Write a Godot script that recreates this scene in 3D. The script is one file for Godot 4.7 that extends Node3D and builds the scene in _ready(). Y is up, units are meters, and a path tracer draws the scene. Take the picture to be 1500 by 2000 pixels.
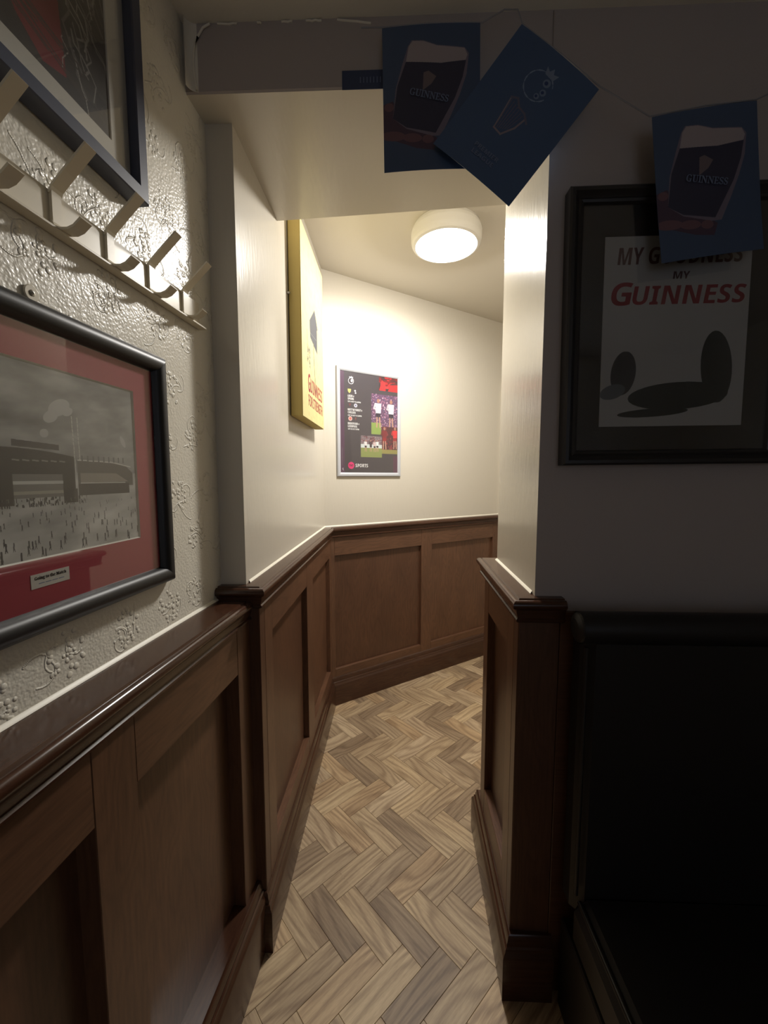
extends Node3D
# A pub passage: embossed cream wall with coat rack and framed pictures, mahogany dado panelling,
# herringbone floor, a round lamp round the corner, dim room on this side.

var rng := RandomNumberGenerator.new()
var used := {}
var M := {}
var FA: Transform3D
var FB: Transform3D
var FC: Transform3D
var FD: Transform3D
var FE: Transform3D
const H_NEAR := 2.372      # ceiling of the room on this side
const H_PASS := 2.49       # ceiling of the passage
const SOFFIT := 2.228

# ------------------------------------------------------------------ helpers
func numbered(called: String) -> String:
	if not used.has(called):
		used[called] = 0
		return called
	used[called] += 1
	return "%s_%03d" % [called, used[called]]

func frame_at(p: Vector3, x_dir: Vector3) -> Transform3D:
	var x := x_dir.normalized()
	return Transform3D(Basis(x, Vector3.UP, x.cross(Vector3.UP)), p)

func tag(o: Node3D, label: String, category: String, group := "", kind := "") -> void:
	o.set_meta("label", label)
	o.set_meta("category", category)
	if group != "":
		o.set_meta("group", group)
	if kind != "":
		o.set_meta("kind", kind)

func thing(called: String, label: String, category: String, at: Transform3D, group := "", kind := "") -> Node3D:
	var o := Node3D.new()
	o.name = numbered(called)
	o.transform = at
	add_child(o)
	tag(o, label, category, group, kind)
	return o

func mk(st: SurfaceTool) -> ArrayMesh:
	st.generate_tangents()
	return st.commit()

func begin() -> SurfaceTool:
	var st := SurfaceTool.new()
	st.begin(Mesh.PRIMITIVE_TRIANGLES)
	return st

func obj(called: String, mesh: Mesh, mat: Material, parent: Node, at := Transform3D.IDENTITY) -> MeshInstance3D:
	var o := MeshInstance3D.new()
	o.name = called
	o.mesh = mesh
	o.material_override = mat
	o.transform = at
	o.cast_shadow = GeometryInstance3D.SHADOW_CASTING_SETTING_ON
	parent.add_child(o, true)
	return o

func structure(called: String, mesh: Mesh, mat: Material, label: String, category: String, at := Transform3D.IDENTITY) -> MeshInstance3D:
	var o := obj(called, mesh, mat, self, at)
	tag(o, label, category, "", "structure")
	return o

func tri(st: SurfaceTool, p: Array, n: Array, uv: Array) -> void:
	var g: Vector3 = (p[1] - p[0]).cross(p[2] - p[0])
	var order := [0, 1, 2]
	if g.dot(n[0]) > 0.0:
		order = [0, 2, 1]
	for i in order:
		st.set_normal(n[i])
		st.set_uv(uv[i])
		st.add_vertex(p[i])

func face(st: SurfaceTool, pts: Array, nrm: Vector3, uvs: Array) -> void:
	for i in range(1, pts.size() - 1):
		tri(st, [pts[0], pts[i], pts[i + 1]], [nrm, nrm, nrm], [uvs[0], uvs[i], uvs[i + 1]])

func planar_uv(p: Vector3, nrm: Vector3, grain: int, off: Vector2) -> Vector2:
	var a := nrm.abs()
	var drop := 0
	if a.y >= a.x and a.y >= a.z:
		drop = 1
	elif a.z >= a.x:
		drop = 2
	var rest := []
	for i in 3:
		if i != drop:
			rest.append(i)
	var u: int = rest[0]
	var v: int = rest[1]
	if v == grain:
		var t := u
		u = v
		v = t
	return Vector2(p[u], p[v]) + off

# a box with softened edges; grain = axis that the wood grain follows
func box(st: SurfaceTool, a: Vector3, b: Vector3, c := 0.0, grain := 0, off := Vector2.ZERO) -> void:
	var lo := Vector3(minf(a.x, b.x), minf(a.y, b.y), minf(a.z, b.z))
	var hi := Vector3(maxf(a.x, b.x), maxf(a.y, b.y), maxf(a.z, b.z))
	var s := hi - lo
	c = minf(c, 0.45 * minf(s.x, minf(s.y, s.z)))
	var mid := (lo + hi) * 0.5
	var h := s * 0.5
	for ax in 3:
		var u := (ax + 1) % 3
		var v := (ax + 2) % 3
		for sg in [-1.0, 1.0]:
			var nrm := Vector3.ZERO
			nrm[ax] = sg
			var pts := []
			var uvs := []
			for q in [[-1, -1], [1, -1], [1, 1], [-1, 1]]:
				var p := mid
				p[ax] += sg * h[ax]
				p[u] += q[0] * (h[u] - c)
				p[v] += q[1] * (h[v] - c)
				pts.append(p)
				uvs.append(planar_uv(p, nrm, grain, off))
			face(st, pts, nrm, uvs)
	if c <= 0.0:
		return
	for ax in 3:
		var u := (ax + 1) % 3
		var v := (ax + 2) % 3
		for su in [-1.0, 1.0]:
			for sv in [-1.0, 1.0]:
				var nrm := Vector3.ZERO
				nrm[u] = su
				nrm[v] = sv
				nrm = nrm.normalized()
				var pts := []
				var uvs := []
				for q in [[-1, 0], [1, 0], [1, 1], [-1, 1]]:
					var p := mid
					p[ax] += q[0] * (h[ax] - c)
					p[u] += su * (h[u] - (c if q[1] == 0 else 0.0))
					p[v] += sv * (h[v] - (c if q[1] == 1 else 0.0))
					pts.append(p)
					uvs.append(planar_uv(p, nrm, grain, off))
				face(st, pts, nrm, uvs)
	for sx in [-1.0, 1.0]:
		for sy in [-1.0, 1.0]:
			for sz in [-1.0, 1.0]:
				var k := mid + Vector3(sx * h.x, sy * h.y, sz * h.z)
				var pts := [k - Vector3(0, sy * c, sz * c), k - Vector3(sx * c, 0, sz * c), k - Vector3(sx * c, sy * c, 0)]
				var nrm := Vector3(sx, sy, sz).normalized()
				face(st, pts, nrm, [Vector2(pts[0].x, pts[0].y), Vector2(pts[1].x, pts[1].y), Vector2(pts[2].x, pts[2].y)])

func box_mesh(a: Vector3, b: Vector3, c := 0.0, grain := 0, off := Vector2.ZERO) -> ArrayMesh:
	var st := begin()
	box(st, a, b, c, grain, off)
	return mk(st)

# upright prism over a plan polygon (x, z)
func prism(plan: PackedVector2Array, y0: float, y1: float) -> ArrayMesh:
	var st := begin()
	var n := plan.size()
	var mid := Vector2.ZERO
	for p in plan:
		mid += p / n
	var run := 0.0
	for i in n:
		var a := plan[i]
		var b := plan[(i + 1) % n]
		var d := (b - a).normalized()
		var nr := Vector2(d.y, -d.x)
		if Geometry2D.is_point_in_polygon((a + b) * 0.5 + nr * 0.002, plan):
			nr = -nr
		var L := a.distance_to(b)
		face(st, [Vector3(a.x, y0, a.y), Vector3(b.x, y0, b.y), Vector3(b.x, y1, b.y), Vector3(a.x, y1, a.y)], Vector3(nr.x, 0, nr.y),
			[Vector2(run, y0), Vector2(run + L, y0), Vector2(run + L, y1), Vector2(run, y1)])
		run += L
	var t := Geometry2D.triangulate_polygon(plan)
	for yy in [[y0, Vector3.DOWN], [y1, Vector3.UP]]:
		for i in range(0, t.size(), 3):
			var ps := []
			var us := []
			for k in 3:
				var q := plan[t[i + k]]
				ps.append(Vector3(q.x, yy[0], q.y))
				us.append(q)
			face(st, ps, yy[1], us)
	return mk(st)

# normals of a profile's segments at both ends, smoothed over gentle bends
func profile_normals(prof: PackedVector2Array) -> Array:
	var flat_n := []
	for k in prof.size() - 1:
		var sg := prof[k + 1] - prof[k]
		flat_n.append(Vector2(-sg.y, sg.x).normalized())
	var out := []
	for k in flat_n.size():
		var a: Vector2 = flat_n[k]
		var b: Vector2 = flat_n[k]
		if k > 0 and a.dot(flat_n[k - 1]) > 0.72:
			a = (a + flat_n[k - 1]).normalized()
		if k < flat_n.size() - 1 and b.dot(flat_n[k + 1]) > 0.72:
			b = (b + flat_n[k + 1]).normalized()
		out.append([a, b])
	return out

func quad_n(st: SurfaceTool, p: Array, n0: Vector3, n1: Vector3, uv: Array) -> void:   # p0 p1 carry n0, p2 p3 carry n1
	tri(st, [p[0], p[1], p[2]], [n0, n0, n1], [uv[0], uv[1], uv[2]])
	tri(st, [p[0], p[2], p[3]], [n0, n1, n1], [uv[0], uv[2], uv[3]])

# a moulding: profile (distance from the path, height) run along a plan path with mitred corners
# side = +1: the profile stands out to the left of the path direction seen from above (x right, z towards viewer)
func sweep(path: PackedVector2Array, prof: PackedVector2Array, side: float, i0: int, i1: int, ends := true, v_off := 0.0) -> ArrayMesh:
	var st := begin()
	var n := path.size()
	var outs := PackedVector2Array()
	for i in n:
		var d0 := Vector2.ZERO
		var d1 := Vector2.ZERO
		if i > 0:
			d0 = (path[i] - path[i - 1]).normalized()
		if i < n - 1:
			d1 = (path[i + 1] - path[i]).normalized()
		if i == 0:
			d0 = d1
		if i == n - 1:
			d1 = d0
		var n0 := Vector2(d0.y, -d0.x) * side
		var n1 := Vector2(d1.y, -d1.x) * side
		var m := n0 + n1
		outs.append(m / maxf(0.2, m.dot(n0)))
	var run := 0.0
	var pns := profile_normals(prof)
	for i in range(i0, i1):
		var L := path[i].distance_to(path[i + 1])
		var d := (path[i + 1] - path[i]).normalized()
		var nn := Vector2(d.y, -d.x) * side
		var v := v_off
		for k in prof.size() - 1:
			var p := prof[k]
			var q := prof[k + 1]
			var a := path[i] + outs[i] * p.x
			var b := path[i + 1] + outs[i + 1] * p.x
			var c := path[i + 1] + outs[i + 1] * q.x
			var e := path[i] + outs[i] * q.x
			var seg := q - p
			# outward normal of a profile that runs from the wall top, over the nose, down to the bottom
			var p0: Vector2 = pns[k][0]
			var p1: Vector2 = pns[k][1]
			var dv := seg.length()
			quad_n(st, [Vector3(a.x, p.y, a.y), Vector3(b.x, p.y, b.y), Vector3(c.x, q.y, c.y), Vector3(e.x, q.y, e.y)], Vector3(nn.x * p0.x, p0.y, nn.y * p0.x).normalized(), Vector3(nn.x * p1.x, p1.y, nn.y * p1.x).normalized(),
				[Vector2(run, v), Vector2(run + L, v), Vector2(run + L, v + dv), Vector2(run, v + dv)])
			v += dv
		run += L
	if ends:
		var poly := PackedVector2Array(prof)
		poly.append(Vector2(0, prof[prof.size() - 1].y))
		poly.append(Vector2(0, prof[0].y))
		var t := Geometry2D.triangulate_polygon(poly)
		for e in [[i0, -1.0], [i1, 1.0]]:
			var i: int = e[0]
			var d := (path[mini(i + 1, n - 1)] - path[maxi(i - 1, 0)]).normalized()
			var nrm: Vector3 = Vector3(d.x, 0, d.y) * e[1]
			for k in range(0, t.size(), 3):
				var ps := []
				var us := []
				for w in 3:
					var q := poly[t[k + w]]
					var o := path[i] + outs[i] * q.x
					ps.append(Vector3(o.x, q.y, o.y))
					us.append(q)
				face(st, ps, nrm, us)
	return mk(st)

# picture-frame moulding: profile (inset from the outer edge, depth) round a rectangle in the xy plane; side 0 bottom 1 right 2 top 3 left
func frame_side(w: float, h: float, prof: PackedVector2Array, s: int) -> ArrayMesh:
	var st := begin()
	var cs := [Vector2(0, 0), Vector2(w, 0), Vector2(w, h), Vector2(0, h)]
	var ins := [Vector2(1, 1), Vector2(-1, 1), Vector2(-1, -1), Vector2(1, -1)]
	var a: Vector2 = cs[s]
	var b: Vector2 = cs[(s + 1) % 4]
	var ia: Vector2 = ins[s]
	var ib: Vector2 = ins[(s + 1) % 4]
	var inward := Vector2(-(b - a).y, (b - a).x).normalized()
	var L := a.distance_to(b)
	var v := 0.0
	var pns := profile_normals(prof)
	for k in prof.size() - 1:
		var p := prof[k]
		var q := prof[k + 1]
		var seg := q - p
		var p0: Vector2 = pns[k][0]
		var p1: Vector2 = pns[k][1]
		var A := a + ia * p.x
		var B := b + ib * p.x
		var C := b + ib * q.x
		var D := a + ia * q.x
		quad_n(st, [Vector3(A.x, A.y, p.y), Vector3(B.x, B.y, p.y), Vector3(C.x, C.y, q.y), Vector3(D.x, D.y, q.y)], Vector3(inward.x * p0.x, inward.y * p0.x, p0.y).normalized(), Vector3(inward.x * p1.x, inward.y * p1.x, p1.y).normalized(),
			[Vector2(0, v), Vector2(L, v), Vector2(L, v + seg.length()), Vector2(0, v + seg.length())])
		v += seg.length()
	return mk(st)

func lathe(prof: PackedVector2Array, seg: int) -> ArrayMesh:   # (radius, height) about y
	var st := begin()
	for k in prof.size() - 1:
		var p := prof[k]
		var q := prof[k + 1]
		var s := q - p
		var pn := Vector2(s.y, -s.x).normalized()
		for i in seg:
			var t0 := TAU * i / seg
			var t1 := TAU * (i + 1) / seg
			var e0 := Vector3(cos(t0), 0, sin(t0))
			var e1 := Vector3(cos(t1), 0, sin(t1))
			var n0 := (e0 * pn.x + Vector3.UP * pn.y).normalized()
			var n1 := (e1 * pn.x + Vector3.UP * pn.y).normalized()
			var a := e0 * p.x + Vector3.UP * p.y
			var b := e1 * p.x + Vector3.UP * p.y
			var c := e1 * q.x + Vector3.UP * q.y
			var d := e0 * q.x + Vector3.UP * q.y
			tri(st, [a, b, c], [n0, n1, n1], [Vector2(t0, k), Vector2(t1, k), Vector2(t1, k + 1)])
			tri(st, [a, c, d], [n0, n1, n0], [Vector2(t0, k), Vector2(t1, k + 1), Vector2(t0, k + 1)])
	return mk(st)

# a flat strip (width along x, thickness th) following a curve in the (z, y) plane
func strip(pts: PackedVector2Array, width: float, th: float) -> ArrayMesh:
	var st := begin()
	var n := pts.size()
	var up := PackedVector2Array()
	for i in n:
		var d := (pts[mini(i + 1, n - 1)] - pts[maxi(i - 1, 0)]).normalized()
		up.append(Vector2(-d.y, d.x))
	var hw := width * 0.5
	var ht := th * 0.5
	for i in n - 1:
		for s in [-1.0, 1.0]:
			var a: Vector2 = pts[i] + up[i] * ht * s
			var b: Vector2 = pts[i + 1] + up[i + 1] * ht * s
			var nm: Vector2 = (up[i] + up[i + 1]).normalized() * s
			face(st, [Vector3(-hw, a.y, a.x), Vector3(hw, a.y, a.x), Vector3(hw, b.y, b.x), Vector3(-hw, b.y, b.x)], Vector3(0, nm.y, nm.x), [Vector2(0, 0), Vector2(1, 0), Vector2(1, 1), Vector2(0, 1)])
			var c0 := pts[i] - up[i] * ht
			var c1 := pts[i] + up[i] * ht
			var c2 := pts[i + 1] + up[i + 1] * ht
			var c3 := pts[i + 1] - up[i + 1] * ht
			face(st, [Vector3(hw * s, c0.y, c0.x), Vector3(hw * s, c1.y, c1.x), Vector3(hw * s, c2.y, c2.x), Vector3(hw * s, c3.y, c3.x)], Vector3(s, 0, 0), [Vector2(0, 0), Vector2(1, 0), Vector2(1, 1), Vector2(0, 1)])
	for e in [[0, -1.0], [n - 1, 1.0]]:
		var i: int = e[0]
		var d: Vector2 = (pts[mini(i + 1, n - 1)] - pts[maxi(i - 1, 0)]).normalized() * e[1]
		var a := pts[i] - up[i] * ht
		var b := pts[i] + up[i] * ht
		face(st, [Vector3(-hw, a.y, a.x), Vector3(hw, a.y, a.x), Vector3(hw, b.y, b.x), Vector3(-hw, b.y, b.x)], Vector3(0, d.y, d.x), [Vector2(0, 0), Vector2(1, 0), Vector2(1, 1), Vector2(0, 1)])
	return mk(st)

func tube(pts: Array, r: float, seg := 8) -> ArrayMesh:
	var st := begin()
	var n := pts.size()
	var rings := []
	for i in n:
		var d: Vector3 = (pts[mini(i + 1, n - 1)] - pts[maxi(i - 1, 0)]).normalized()
		var a := d.cross(Vector3.UP if absf(d.y) < 0.9 else Vector3.RIGHT).normalized()
		var b := d.cross(a)
		var ring := []
		for k in seg:
			ring.append(a * cos(TAU * k / seg) + b * sin(TAU * k / seg))
		rings.append(ring)
	for i in n - 1:
		for k in seg:
			var k1 := (k + 1) % seg
			var n0: Vector3 = rings[i][k]
			var n1: Vector3 = rings[i][k1]
			var n2: Vector3 = rings[i + 1][k1]
			var n3: Vector3 = rings[i + 1][k]
			tri(st, [pts[i] + n0 * r, pts[i] + n1 * r, pts[i + 1] + n2 * r], [n0, n1, n2], [Vector2(0, 0), Vector2(1, 0), Vector2(1, 1)])
			tri(st, [pts[i] + n0 * r, pts[i + 1] + n2 * r, pts[i + 1] + n3 * r], [n0, n2, n3], [Vector2(0, 0), Vector2(1, 1), Vector2(0, 1)])
	return mk(st)

# a sheet of paper w x h centred on the origin in xy, thickness th, gently bowed; uv 0..1
func sheet(w: float, h: float, th: float, bow := 0.0, curl := 0.0) -> ArrayMesh:
	var st := begin()
	var nx := 10
	var ny := 12
	var P := func(i: int, j: int, s: float) -> Vector3:
		var u := float(i) / nx - 0.5
		var v := float(j) / ny - 0.5
		return Vector3(u * w, v * h, bow * (0.25 - u * u) * 4.0 + curl * v * v * (1.0 if v < 0.0 else 0.4) * 4.0 + s * th * 0.5)
	for s in [-1.0, 1.0]:
		for i in nx:
			for j in ny:
				var ps := [P.call(i, j, s), P.call(i + 1, j, s), P.call(i + 1, j + 1, s), P.call(i, j + 1, s)]
				var nm: Vector3 = (ps[1] - ps[0]).cross(ps[3] - ps[0]).normalized() * s
				var us := []
				for q in [[i, j], [i + 1, j], [i + 1, j + 1], [i, j + 1]]:
					us.append(Vector2(float(q[0]) / nx, 1.0 - float(q[1]) / ny))
				face(st, ps, nm, us)
	for i in nx:
		for e in [[0, -1.0], [ny, 1.0]]:
			face(st, [P.call(i, e[0], -1.0), P.call(i + 1, e[0], -1.0), P.call(i + 1, e[0], 1.0), P.call(i, e[0], 1.0)], Vector3(0, e[1], 0), [Vector2(0.01, 0.01), Vector2(0.01, 0.01), Vector2(0.01, 0.01), Vector2(0.01, 0.01)])
	for j in ny:
		for e in [[0, -1.0], [nx, 1.0]]:
			face(st, [P.call(e[0], j, -1.0), P.call(e[0], j + 1, -1.0), P.call(e[0], j + 1, 1.0), P.call(e[0], j, 1.0)], Vector3(e[1], 0, 0), [Vector2(0.01, 0.01), Vector2(0.01, 0.01), Vector2(0.01, 0.01), Vector2(0.01, 0.01)])
	return mk(st)

# printed panel: box whose front (+z) shows the picture once
func print_panel(w: float, h: float, d: float) -> ArrayMesh:
	var st := begin()
	var uv0 := [Vector2(0.01, 0.99), Vector2(0.01, 0.99), Vector2(0.01, 0.99), Vector2(0.01, 0.99)]
	face(st, [Vector3(0, 0, d), Vector3(w, 0, d), Vector3(w, h, d), Vector3(0, h, d)], Vector3.BACK, [Vector2(0, 1), Vector2(1, 1), Vector2(1, 0), Vector2(0, 0)])
	face(st, [Vector3(0, 0, 0), Vector3(w, 0, 0), Vector3(w, h, 0), Vector3(0, h, 0)], Vector3.FORWARD, uv0)
	face(st, [Vector3(0, 0, 0), Vector3(w, 0, 0), Vector3(w, 0, d), Vector3(0, 0, d)], Vector3.DOWN, uv0)
	face(st, [Vector3(0, h, 0), Vector3(w, h, 0), Vector3(w, h, d), Vector3(0, h, d)], Vector3.UP, uv0)
	face(st, [Vector3(0, 0, 0), Vector3(0, h, 0), Vector3(0, h, d), Vector3(0, 0, d)], Vector3.LEFT, uv0)
	face(st, [Vector3(w, 0, 0), Vector3(w, h, 0), Vector3(w, h, d), Vector3(w, 0, d)], Vector3.RIGHT, uv0)
	return mk(st)

func lettering(parent: Node, words: String, at: Vector3, width: float, height: float, mat: Material, serif := false, slant := 0.0, turn := 0.0) -> void:
	var f := SystemFont.new()
	f.font_names = PackedStringArray(["Droid Serif" if serif else "Droid Sans"])
	f.font_weight = 700
	var t := TextMesh.new()
	t.font = f
	t.text = words
	t.font_size = 32
	t.pixel_size = 0.01
	t.depth = 0.02
	t.curve_step = 2.0
	var bb := t.get_aabb()
	if bb.size.x <= 0.0:
		return
	var sx := width / bb.size.x
	var sy := height / bb.size.y
	var b := Basis(Vector3(sx, 0, 0), Vector3(slant * sy, sy, 0), Vector3(0, 0, 0.03))
	b = Basis(Vector3.BACK, turn) * b
	var c := bb.position + bb.size * 0.5
	c.z = 0
	obj("lettering", t, mat, parent, Transform3D(b, at - b * c))

# ------------------------------------------------------------------ painting flat print into images
func fpoly(im: Image, pts: Array, col: Color) -> void:
	var y0 := 1e9
	var y1 := -1e9
	for p in pts:
		y0 = minf(y0, p.y)
		y1 = maxf(y1, p.y)
	for y in range(maxi(0, int(floor(y0))), mini(im.get_height() - 1, int(ceil(y1))) + 1):
		var yc := y + 0.5
		var xs := []
		for i in pts.size():
			var a: Vector2 = pts[i]
			var b: Vector2 = pts[(i + 1) % pts.size()]
			if (a.y <= yc) != (b.y <= yc):
				xs.append(a.x + (yc - a.y) / (b.y - a.y) * (b.x - a.x))
		xs.sort()
		for k in range(0, xs.size() - 1, 2):
			var l := maxi(0, int(round(xs[k])))
			var r := mini(im.get_width(), int(round(xs[k + 1])))
			if r > l:
				im.fill_rect(Rect2i(l, y, r - l, 1), col)

func fell(im: Image, c: Vector2, r: Vector2, col: Color, turn := 0.0) -> void:
	var pts := []
	for i in 28:
		pts.append(c + Vector2(r.x * cos(TAU * i / 28), r.y * sin(TAU * i / 28)).rotated(turn))
	fpoly(im, pts, col)

func fline(im: Image, pts: Array, w: float, col: Color) -> void:
	for i in pts.size() - 1:
		var a: Vector2 = pts[i]
		var b: Vector2 = pts[i + 1]
		var d := (b - a).normalized() * w * 0.5
		var n := Vector2(-d.y, d.x)
		fpoly(im, [a - d + n, b + d + n, b + d - n, a - d - n], col)

func dabs(im: Image, area: Rect2, count: int, size: Vector2, cols: Array) -> void:
	for i in count:
		var p := area.position + Vector2(rng.randf() * area.size.x, rng.randf() * area.size.y)
		var s := Vector2(rng.randf_range(0.4, 1.0) * size.x, rng.randf_range(0.4, 1.0) * size.y)
		var r := Rect2(p - s * 0.5, s).intersection(area)
		if r.size.x >= 1.0 and r.size.y >= 1.0:
			im.fill_rect(Rect2i(r), cols[rng.randi() % cols.size()])

func c8(r: int, g: int, b: int) -> Color:
	return Color(r / 255.0, g / 255.0, b / 255.0)

func tex(im: Image) -> ImageTexture:
	im.generate_mipmaps()
	return ImageTexture.create_from_image(im)

func stretched(seed_value: int, w: int, h: int, freq: float, W: int, Hh: int, oct := 3) -> PackedByteArray:
	var n := FastNoiseLite.new()
	n.seed = seed_value
	n.noise_type = FastNoiseLite.TYPE_SIMPLEX_SMOOTH
	n.frequency = freq
	n.fractal_octaves = oct
	var im := n.get_seamless_image(w, h, false, false, 0.2, true)
	im.convert(Image.FORMAT_L8)
	im.resize(W, Hh, Image.INTERPOLATE_CUBIC)
	return im.get_data()

# wood: grain runs along u
func wood_image(seed_value: int, light: Color, dark: Color, rings: float, ring_mix: float, bend := 5.5, W := 1024, Hh := 512) -> Image:
	var warp := stretched(seed_value, 96, 192, 0.018, W, Hh, 2)
	var streak := stretched(seed_value + 1, 48, 512, 0.09, W, Hh, 4)
	var fine := stretched(seed_value + 2, 160, 512, 0.28, W, Hh, 2)
	var patch := stretched(seed_value + 3, 64, 64, 0.03, W, Hh, 2)
	var out := PackedByteArray()
	out.resize(W * Hh * 3)
	var k := 0
	for y in Hh:
		for x in W:
			var i := y * W + x
			var wv := warp[i] / 255.0
			var ring := 0.5 + 0.5 * sin(TAU * (rings * y / Hh + bend * wv))
			ring = ring * ring
			var t := ring_mix * ring + 0.42 * (streak[i] / 255.0) + 0.22 * (fine[i] / 255.0) + 0.3 * (patch[i] / 255.0) - 0.22 - 0.4 * ring_mix
			t = clampf(t + 0.08, 0.0, 1.0)
			out[k] = int(255.0 * lerpf(light.r, dark.r, t))
			out[k + 1] = int(255.0 * lerpf(light.g, dark.g, t))
			out[k + 2] = int(255.0 * lerpf(light.b, dark.b, t))
			k += 3
	return Image.create_from_data(W, Hh, false, Image.FORMAT_RGB8, out)

# embossed wallpaper: clusters of beads and curling stems on a faintly rippled ground
func relief_image(N: int) -> Image:
	var ground := stretched(41, 512, 512, 0.16, N, N, 2)
	var ripple := stretched(42, 512, 256, 0.05, N, N, 3)
	var h := PackedFloat32Array()
	h.resize(N * N)
	for i in N * N:
		h[i] = 0.17 * (ground[i] / 255.0) + 0.12 * (ripple[i] / 255.0)
	var bump := func(cx: float, cy: float, r: float, amp: float) -> void:
		var R := int(ceil(r))
		for dy in range(-R, R + 1):
			for dx in range(-R, R + 1):
				var q := 1.0 - (dx * dx + dy * dy) / (r * r)
				if q > 0.0:
					var j := posmod(int(cy) + dy, N) * N + posmod(int(cx) + dx, N)
					h[j] = maxf(h[j], 0.22 + amp * sqrt(q))
	rng.seed = 77
	var grid := 5
	var cell := float(N) / grid
	for gy in grid:
		for gx in grid:
			var c := Vector2((gx + (0.5 if gy % 2 == 1 else 0.0) + rng.randf_range(-0.12, 0.12)) * cell, (gy + rng.randf_range(-0.15, 0.15)) * cell)
			for b in 30:
				var p := c + Vector2.from_angle(rng.randf() * TAU) * sqrt(rng.randf()) * cell * 0.3
				bump.call(p.x, p.y, rng.randf_range(0.022, 0.042) * cell, rng.randf_range(0.3, 0.55))
			for s in 4:
				var p := c + Vector2.from_angle(rng.randf() * TAU) * cell * 0.2
				var a := rng.randf() * TAU
				var bend := rng.randf_range(-0.16, 0.16)
				for k in 26:
					bump.call(p.x, p.y, 0.014 * cell, 0.28)
					p += Vector2.from_angle(a) * cell * 0.018
					a += bend + rng.randf_range(-0.12, 0.12)
	var out := PackedByteArray()
	out.resize(N * N)
	for i in N * N:
		out[i] = int(clampf(h[i], 0.0, 1.0) * 255.0)
	return Image.create_from_data(N, N, false, Image.FORMAT_L8, out)

func std(col: Color, rough: float, spec := 0.5, metal := 0.0) -> StandardMaterial3D:
	var m := StandardMaterial3D.new()
	m.albedo_color = col
	m.roughness = rough
	m.metallic_specular = spec
	m.metallic = metal
	return m

func noise_normal(seed_value: int, freq: float, strength: float, stretch_w := 512, stretch_h := 512) -> ImageTexture:
	var n := FastNoiseLite.new()
	n.seed = seed_value
	n.noise_type = FastNoiseLite.TYPE_SIMPLEX_SMOOTH
	n.frequency = freq
	n.fractal_octaves = 3
	var im := n.get_seamless_image(stretch_w, stretch_h, false, false, 0.2, true)
	im.resize(512, 512, Image.INTERPOLATE_CUBIC)
	im.bump_map_to_normal_map(strength)
	return tex(im)

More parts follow.
